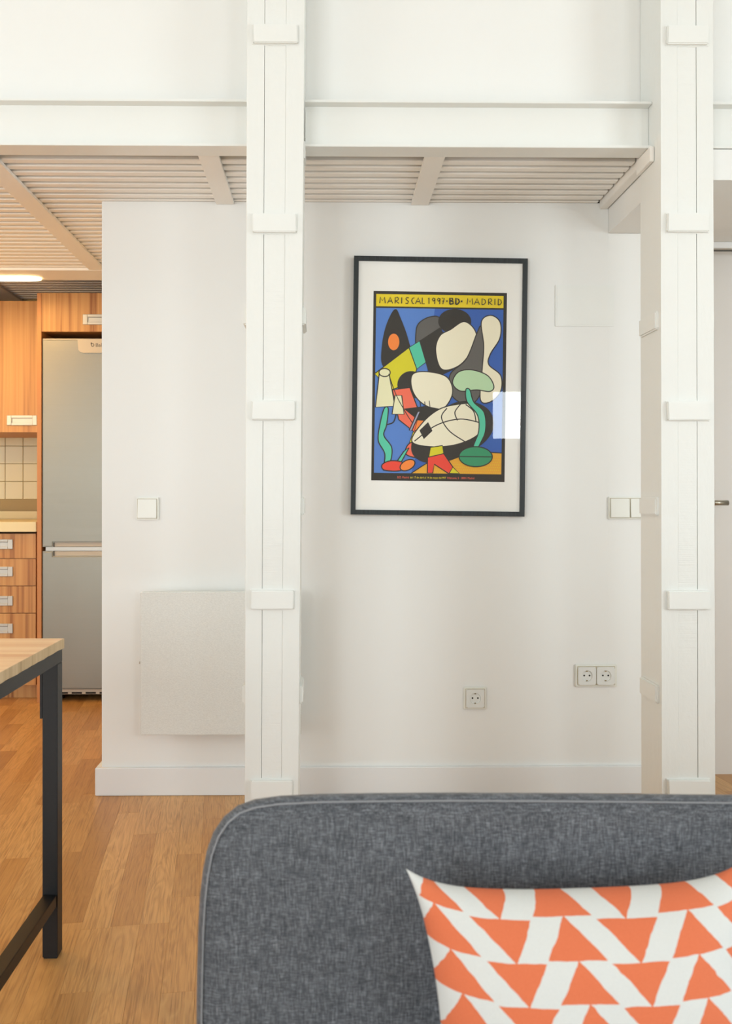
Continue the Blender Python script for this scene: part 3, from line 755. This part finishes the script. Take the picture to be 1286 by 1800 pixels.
# ================================================================ panel radiator
ry = 2.82; x0, x1 = PX(246, ry), PX(246, ry)+0.55; z1_, z0_ = PZ(1040, ry, 340), PZ(1293, ry, 340)
e = empty('panel_radiator', ((x0+x1)/2, WY, z0_), 'pale grey flat electric panel radiator on the wall behind the left post', 'radiator')
obj('front_panel', B(x0, x1, ry, ry+0.016, z0_, z1_, bev=0.004, seg=3), M['radiator'], e)
obj('body', B(x0+0.03, x1-0.03, ry+0.0165, WY-0.012, z0_+0.012, z1_-0.03, bev=0.004), M['plastic'], e)
obj('bracket', B(x0+0.10, x0+0.14, WY-0.0118, WY-0.0003, z0_+0.05, z1_-0.06), M['steel_white'], e)
obj('bracket', B(x1-0.14, x1-0.10, WY-0.0118, WY-0.0003, z0_+0.05, z1_-0.06), M['steel_white'], e)
bm = bmesh.new(); cyl(bm, (x0-0.004, ry+0.008, PZ(1165, ry)), (x0+0.0005, ry+0.008, PZ(1165, ry)), 0.004, 12); obj('screw', bm, M['nickel'], e)

# ================================================================ kitchen units
FRY = 4.20
def handle(parent, cx, cz, y, w_=0.158, h_=0.052):
    bm = bmesh.new(); t_ = 0.006; iw, ih = w_*0.70, h_*0.50
    box(bm, cx-w_/2, cx-iw/2, y-t_, y-.0002, cz-h_/2, cz+h_/2, .0015, 1); box(bm, cx+iw/2, cx+w_/2, y-t_, y-.0002, cz-h_/2, cz+h_/2, .0015, 1)
    box(bm, cx-iw/2, cx+iw/2, y-t_, y-.0002, cz+ih/2, cz+h_/2, .001, 1); box(bm, cx-iw/2, cx+iw/2, y-t_, y-.0002, cz-h_/2, cz-ih/2, .001, 1)
    box(bm, cx-iw/2, cx+iw/2, y-.0015, y-.0002, cz-ih/2, cz+ih/2)
    o_ = obj('handle', bm, M['alu'], parent)
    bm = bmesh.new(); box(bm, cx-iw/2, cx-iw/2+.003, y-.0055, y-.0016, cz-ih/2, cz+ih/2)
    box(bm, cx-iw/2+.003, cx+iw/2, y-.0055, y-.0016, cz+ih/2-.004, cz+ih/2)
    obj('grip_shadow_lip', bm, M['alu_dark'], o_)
# tall housing round the fridge
hx0, hx1 = PX(65, FRY), -0.835
ztopc = PZ(515, FRY, 80)
e = empty('fridge_housing', ((hx0+hx1)/2, FRY+.3, 0), 'tall wood-look cabinet built around and above the fridge', 'cabinet')
obj('side_panel', B(hx0, hx0+.022, FRY, KY-.002, 0.0, ztopc, bev=.001), M['cabinet_side'], e)
zd = PZ(583, FRY, 120)
obj('carcass', B(hx0+.0225, hx1, FRY+.02, KY-.002, zd+.004, ztopc-.004), M['cabinet_side'], e)
dd = obj('door', B(hx0+.0235, hx1, FRY-.002, FRY+.0195, zd, ztopc, bev=.001), M['cabinet'], e)
handle(dd, PX(146, FRY)+.079, PZ(562, FRY, 160), FRY-.002)
# wall cabinet
CY = 4.42
wx1 = PX(66.5, CY); wz0, wz1 = PZ(760, CY, 30), PZ(529, CY, 30)
e = empty('wall_cabinet', (wx1-.6, CY+.2, wz0), 'wood-look wall cabinet above the tiled splashback, left of the fridge', 'cabinet')
obj('carcass', B(wx1-1.2, wx1-.001, CY+.0195, KY-.008, wz0+.002, wz1-.002), M['cabinet_side'], e)
dd = obj('door', B(wx1-.60, wx1-.001, CY, CY+.019, wz0, wz1, bev=.001), M['cabinet'], e)
handle(dd, (PX(12.5, CY)+PX(65.5, CY))/2, PZ(739, CY, 40), CY, PX(65.5, CY)-PX(12.5, CY), .053)
dd = obj('door', B(wx1-1.20, wx1-.603, CY, CY+.019, wz0, wz1, bev=.001), M['cabinet'], e)
handle(dd, wx1-1.10, PZ(739, CY, 40), CY)
# base unit with drawers
DY = 4.26
bx1 = PX(64, DY)
e = empty('base_cabinet', (bx1-.25, DY+.3, 0), 'wood-look base cabinet with a stack of drawers left of the fridge', 'cabinet')
obj('carcass', B(bx1-.50, bx1-.001, DY+.02, KY-.008, .10, PZ(937, DY, 30)-.003), M['cabinet_side'], e)
obj('plinth', B(bx1-.50, bx1-.001, DY+.05, DY+.068, .0005, .10), M['cabinet'], e)
bz = [937.5, 982, 1030, 1078, 1126]; bz.append(1205)
for i in range(5):
    za, zb = PZ(bz[i], DY, 30)-.0015, PZ(bz[i+1], DY, 30)+.0015
    dr = obj('drawer', B(bx1-.50, bx1-.003, DY, DY+.0195, zb, za, bev=.001), M['cabinet'], e)
    hzc = [956.5, 1004.5, 1056, 1104.5, 1158][i]
    handle(dr, PX(23, DY)-.085, PZ(hzc, DY, 10), DY, .17, .050)
e = empty('base_cabinet', (bx1-1.1, DY+.3, 0), 'wood-look base cabinet with two doors at the far left of the kitchen', 'cabinet')
obj('carcass', B(bx1-1.72, bx1-.502, DY+.02, KY-.008, .10, PZ(937, DY, 30)-.003), M['cabinet_side'], e)
obj('plinth', B(bx1-1.72, bx1-.502, DY+.05, DY+.068, .0005, .10), M['cabinet'], e)
for k in range(2):
    dd = obj('door', B(bx1-.503-(k+1)*.606, bx1-.503-k*.606-.003, DY, DY+.0195, PZ(1205, DY), PZ(937.5, DY, 30)-.0015, bev=.001), M['cabinet'], e)
    handle(dd, bx1-.503-k*.606-.12, .80, DY)
cz0, cz1 = PZ(935, DY-.02, 30), PZ(917.5, DY-.02, 30)
bm = bmesh.new(); box(bm, bx1-1.74, PX(63.5, DY-.02), DY-.02, KY-.008, cz0, cz1, .002)
wt = obj('worktop', bm, M['counter']); tag(wt, 'cream kitchen worktop over the drawers with a low upstand', 'worktop')
obj('upstand', B(bx1-1.74, hx0-.002, KY-.030, KY-.0085, cz1+.0005, cz1+.045, bev=.002), M['counter'], wt)
obj('upstand', B(hx0-.024, hx0-.002, KY-.16, KY-.031, cz1+.0005, cz1+.045, bev=.002), M['counter'], wt)

# fridge
fx0, fx1 = PX(74, FRY), -0.865
e = empty('refrigerator', ((fx0+fx1)/2, FRY+.3, 0), 'tall stainless steel fridge freezer with recessed grips', 'refrigerator')
fy = FRY+.004
obj('body', B(fx0+.002, fx1, fy+.055, KY-.05, .055, PZ(600, FRY, 120)), M['fridge_side'], e)
ht, hb = PZ(597, fy, 120), PZ(1211, fy, 120)
sA, sB = PZ(961.5, fy, 80), PZ(969, fy, 80); gA, gB = PZ(953.5, fy, 100), PZ(977.5, fy, 100)
gx = PX(93, fy)
def fdoor(name, x0, x1, za, zb, notch_z, upper):
    xs = gx
    pts = [(x0, za), (x1, za), (x1, notch_z), (xs, notch_z), (xs, zb), (x0, zb)] if upper else [(x0, zb), (x1, zb), (x1, notch_z), (xs, notch_z), (xs, za), (x0, za)]
    bm = prism(bmesh.new(), pts, fy, fy+.05)
    es = [ed for ed in bm.edges if abs(ed.verts[0].co.y-fy) < 1e-5 and abs(ed.verts[1].co.y-fy) < 1e-5]
    bmesh.ops.bevel(bm, geom=es, offset=.005, segments=3, affect='EDGES')
    return obj(name, bm, M['inox'], e)
du = fdoor('door', fx0, fx1, ht, sA, gA, True); dl = fdoor('door', fx0, fx1, sB, hb, gB, False)
obj('grip', B(gx+.002, fx1, fy+.016, fy+.05, sA+.001, gA-.0005), M['fridge_trim'], du)
obj('grip', B(gx+.002, fx1, fy+.016, fy+.05, gB+.0005, sB-.001), M['fridge_trim'], dl)
obj('hinge_bar', B(fx0+.012, fx1, fy+.012, fy+.05, sB+.001, sA-.001, bev=.001), M['alu'], e)
obj('top_trim', B(fx0, fx1, fy+.004, fy+.054, ht+.0005, ht+.006, bev=.001), M['fridge_trim'], e)
bx0 = PX(137, fy); zt1, zt0 = PZ(596.5, fy-.01, 150), PZ(620, fy-.01, 150)
bw = 0.31
pts = [(bx0, zt1), (bx0+.004, zt0+.016), (bx0+.012, zt0+.005), (bx0+.026, zt0), (bx0+bw-.026, zt0), (bx0+bw-.012, zt0+.005), (bx0+bw-.004, zt0+.016), (bx0+bw, zt1)]
bd = obj('badge', prism(bmesh.new(), pts, fy-.008, fy-.0002), M['fridge_trim'], du)
mk = plain('badge print', srgb(72, 70, 66), .5)
text_mesh('badge_text', 'Balay', .026, PX(168.5, fy), PZ(610, fy, 170), fy-.0085, mk, bd, sx=1.05, org=ORG[bd.name])
bm = bmesh.new(); lx, lz = PX(163.5, fy), PZ(607, fy, 163)
q1 = ell(lx, lz, .0085, .0085, 0, 20); q2 = ell(lx, lz, .0050, .0050, 0, 20)
v1 = [bm.verts.new((a, fy-.0085, c)) for a, c in q1]; v2 = [bm.verts.new((a, fy-.0085, c)) for a, c in q2]
for k in range(20): bm.faces.new((v1[k], v1[(k+1) % 20], v2[(k+1) % 20], v2[k]))
box(bm, lx-.009, lx-.003, fy-.0086, fy-.0084, lz+.003, lz+.0125)
obj('badge_emblem', bm, mk, bd)
obj('kick_panel', B(fx0+.01, fx1, fy+.02, fy+.045, PZ(1222, fy, 120), PZ(1213, fy, 120), bev=.001), M['fridge_trim'], e)
bm = bmesh.new()
for k in range(8):
    xa = PX(77+k*24.5, fy+.02); box(bm, xa, xa+.052, fy+.0188, fy+.0198, PZ(1219.5, fy+.02, 120), PZ(1216.5, fy+.02, 120), .0004, 1)
obj('vent_slots', bm, M['black'], e)
for dx in (.06, fx1-fx0-.06):
    bm = bmesh.new(); cyl(bm, (fx0+dx, fy+.10, 0), (fx0+dx, fy+.10, .056), .02, 16); obj('foot', bm, M['black'], e)

# ================================================================ table
ty = 1.905                                            # far edge of the top
tx1 = PX(113, ty); tz1 = PZ(1122, ty, 113); tz0 = PZ(1137.5, ty, 113)
TL, TW = 1.35, 1.25
e = empty('dining_table', (tx1-TW/2, ty-TL/2, 0), 'pale plank-topped table with a charcoal square-tube steel frame', 'table')
# top: boards running left-right
nb = 9
bm = B(tx1-TW, tx1, ty-TL, ty, tz0, tz1, bev=.001)
bm.free()
for k in range(nb):
    ya = ty-TL+TL*k/nb; yb_ = ty-TL+TL*(k+1)/nb
    b0 = B(tx1-TW, tx1-.0012, ya+.0002, yb_-.0002, tz0+random.uniform(0, .001), tz1, bev=.0006, seg=1)
    obj('board', b0, M['table_wood'], e)
bm = bmesh.new(); n = 70; prev = None; rr_ = random.Random(9)
for i in range(n+1):
    y = ty-TL+TL*i/n; lo_ = tz0-rr_.uniform(0, .0016)
    cur = [bm.verts.new((tx1-.001, y, lo_)), bm.verts.new((tx1, y, lo_)), bm.verts.new((tx1, y, tz1-.0003)), bm.verts.new((tx1-.001, y, tz1-.0001))]
    if prev:
        for k in range(4): bm.faces.new((prev[k], prev[(k+1) % 4], cur[(k+1) % 4], cur[k]))
    else: bm.faces.new(cur)
    prev = cur
bm.faces.new(prev[::-1]); bmesh.ops.recalc_face_normals(bm, faces=bm.faces)
obj('edge_band', bm, M['table_edge'], e)
LW = .034; lx1 = PX(110.5, ty); az = tz0-.002
ly1 = ty-.004
def leg(x1, y1):
    o_ = obj('leg', B(x1-LW, x1, y1-LW, y1, 0.003, az-.0305, bev=.001), M['iron'], e)
    obj('leg_foot', B(x1-LW+.002, x1-.002, y1-LW+.002, y1-.002, 0.0, .003), M['black'], o_)
near = ty-TL+.004+LW; farx = tx1-TW+.01+LW
for a in (lx1, farx):
    for b_ in (ly1, near): leg(a, b_)
obj('apron', B(lx1-LW, lx1, near-LW, ly1, az-.030, az, bev=.001), M['iron'], e)
obj('apron', B(farx-LW, farx, near-LW, ly1, az-.030, az, bev=.001), M['iron'], e)
obj('apron', B(farx+.0005, lx1-LW-.0005, ly1-LW, ly1, az-.030, az, bev=.001), M['iron'], e)
obj('apron', B(farx+.0005, lx1-LW-.0005, near-LW, near, az-.030, az, bev=.001), M['iron'], e)
sz1 = .145; sz0 = .118
for a in (lx1, farx): obj('stretcher', B(a-LW+.002, a-.002, near+.0005, ly1-LW-.0005, sz0, sz1, bev=.001), M['iron'], e)
obj('stretcher', B(farx-.001, lx1-LW+.0015, 1.585, 1.615, sz0, sz1-.001, bev=.001), M['iron'], e)
obj('corner_bracket', B(lx1-LW-.006, lx1-LW-.0005, ly1-LW, ly1-.004, PZ(1255, ly1), az-.031, bev=.0005), M['iron'], e)

# ================================================================ sofa bed back with piping
SY = 0.95
def sx_(px): return PX(px, SY)
def sz_(py, px=400): return PZ(py, SY, px)
SXR = 1.62; ztp = sz_(1401, 640)
outline = [(346, 1790), (347, 1720), (349, 1640), (352, 1585), (357, 1540), (364, 1502), (376, 1468), (394, 1441), (417, 1422), (447, 1411), (490, 1405), (560, 1401.5), (650, 1400), (800, 1399), (1000, 1400), (1286, 1403)]
base = [(sx_(a), sz_(b_, a)) for a, b_ in outline]
x_l = base[0][0]
left_low = [(x_l-.001, .36), (x_l, .40)]
right = []
zt_r = base[-1][1]
mirror = [(SXR-(x-x_l), z) for x, z in base[:11]][::-1]
path = [(x_l+.012, .30)]+left_low+base+[(1.0, zt_r)]+mirror+[(SXR, .40), (SXR, .36), (SXR-.012, .30)]
sofa = empty('sofa', ((x_l+SXR)/2, .6, 0), 'low charcoal melange sofa with rounded backrest and pale piping', 'sofa')
cxs, czs = (x_l+SXR)/2, .5
def offset_ring(d, y, zdrop=0.0):
    out = []; n = len(path)
    for i, (x, z) in enumerate(path):
        a = path[(i-1) % n]; b2 = path[(i+1) % n]; dx, dz = b2[0]-a[0], b2[1]-a[1]; l = math.hypot(dx, dz)
        nx, nz = -dz/l, dx/l                            # outward (path runs clockwise seen from the front)
        zz = z+nz*d-zdrop*max(0, (z-.4))/.3
        out.append((x+nx*d, y, zz))
    return out
rings_def = [(-.022, SY-.004, 0), (-.008, SY+.001, 0), (-.003, SY+.003, 0), (0.001, SY+.012, .003), (.004, SY+.022, .008), (.006, SY+.036, .016), (.006, SY+.055, .029), (.003, SY+.080, .048), (-.004, SY+.105, .066), (-.015, SY+.12, .08), (-.02, SY+.124, .085)]
bm = bmesh.new(); rings = []
for d_, y_, zd_ in rings_def: rings.append([bm.verts.new(p_) for p_ in offset_ring(d_, y_, zd_)])
n = len(path)
for i in range(len(rings)-1):
    for k in range(n): bm.faces.new((rings[i][k], rings[i][(k+1) % n], rings[i+1][(k+1) % n], rings[i+1][k]))
bm.faces.new(rings[0][::-1]); bm.faces.new(rings[-1]); bmesh.ops.recalc_face_normals(bm, faces=bm.faces)
back = obj('backrest', bm, M['sofa'], sofa, True)
pp = offset_ring(-.0055, SY-.0005)[1:-1]
pp2 = []
for i in range(len(pp)-1):
    pp2 += [tuple(pp[i][k]+(pp[i+1][k]-pp[i][k])*s for k in range(3)) for s in (0, .5)]
pp2.append(pp[-1])
obj('piping', tube(bmesh.new(), pp2, .0012, 8), M['piping'], back, True)
bm = B(x_l-.01, SXR+.01, .10, SY-.012,   .17, .288, bev=.03, seg=4); obj('seat', bm, M['sofa'], sofa, True)
bm = B(x_l+.02, SXR-.02, .14, SY+.10, .12, .168, bev=.004); obj('base', bm, M['sofa_leg'], sofa)
for a in (x_l+.08, SXR-.08):
    for b_ in (.2, SY+.04):
        bm = bmesh.new(); cyl(bm, (a, b_, 0), (a, b_, .119), .014, 16, .02); obj('leg', bm, M['sofa_leg'], sofa)

# ================================================================ cushion
# local frame: u right, v up on a plane leaning back against the sofa, w towards the camera
CW = 0.365
clx = PX(716, .865); clz = PZ(1541, .865, 716)
lean = math.radians(17); rollc = math.radians(2.0)
uvec = Vector((math.cos(rollc), 0, math.sin(rollc)*.6)).normalized()
vvec = Vector((-math.sin(rollc), math.sin(lean), math.cos(lean))).normalized()
wvec = uvec.cross(vvec).normalized()                   # towards the camera (-y)
if wvec.y > 0: wvec = -wvec
TLc = Vector((clx, .884, clz))
n = 40
def cpt(a, b_, side):
    """a,b in -1..1; pinched sides, full middle"""
    px_ = 1-0.05*(1-abs(b_)**5)-0.10*(1-b_*b_)
    py_ = 1-0.095*(1-abs(a)**6)-0.035*(1-a*a)
    ua = a*px_*CW/2; vb = b_*py_*CW/2
    e1 = max(0, 1-abs(a)**3.2); e2 = max(0, 1-abs(b_)**3.2)
    th = .072*(e1*e2)**.55
    wr = .0022*math.sin(a*9+b_*4)*(e1*e2)**.3*(1-(e1*e2)) + .0016*math.sin(b_*13-a*3)*(1-e1*e2)
    return TLc+uvec*(ua+CW/2)+vvec*(vb-CW/2)+wvec*(side*(th*(1.0 if side > 0 else .75))+wr+.0)
bm = bmesh.new(); uvl = bm.loops.layers.uv.new('print')
grid = {}
for s in (1, -1):
    for i in range(n+1):
        for j in range(n+1):
            if s == -1 and (i in (0, n) or j in (0, n)): grid[s, i, j] = grid[1, i, j]; continue
            # denser towards the rim
            a = math.sin((i/n*2-1)*math.pi/2); b_ = math.sin((j/n*2-1)*math.pi/2)
            grid[s, i, j] = bm.verts.new(cpt(a, b_, s))
ca_, sa_ = math.cos(math.radians(7)), math.sin(math.radians(7))
for s in (1, -1):
    for i in range(n):
        for j in range(n):
            vs = [grid[s, i, j], grid[s, i+1, j], grid[s, i+1, j+1], grid[s, i, j+1]]
            f = bm.faces.new(vs if s == 1 else vs[::-1]); f.smooth = True
            ij = [(i, j), (i+1, j), (i+1, j+1), (i, j+1)]
            if s == -1: ij = ij[::-1]
            for lp_, (ii, jj) in zip(f.loops, ij):
                a = math.sin((ii/n*2-1)*math.pi/2); b_ = math.sin((jj/n*2-1)*math.pi/2)
                uu = a*CW/2*(1+.12*(1-abs(a))*0); vv = b_*CW/2
                ur = uu+vv*.11; vr = vv
                lp_[uvl].uv = (ur/0.0674+2.655, vr/0.0410+4.06)
cu_o = obj('cushion', bm, M['cushion'], None)
tag(cu_o, 'white square cushion printed with orange triangles leaning on the sofa back', 'cushion')
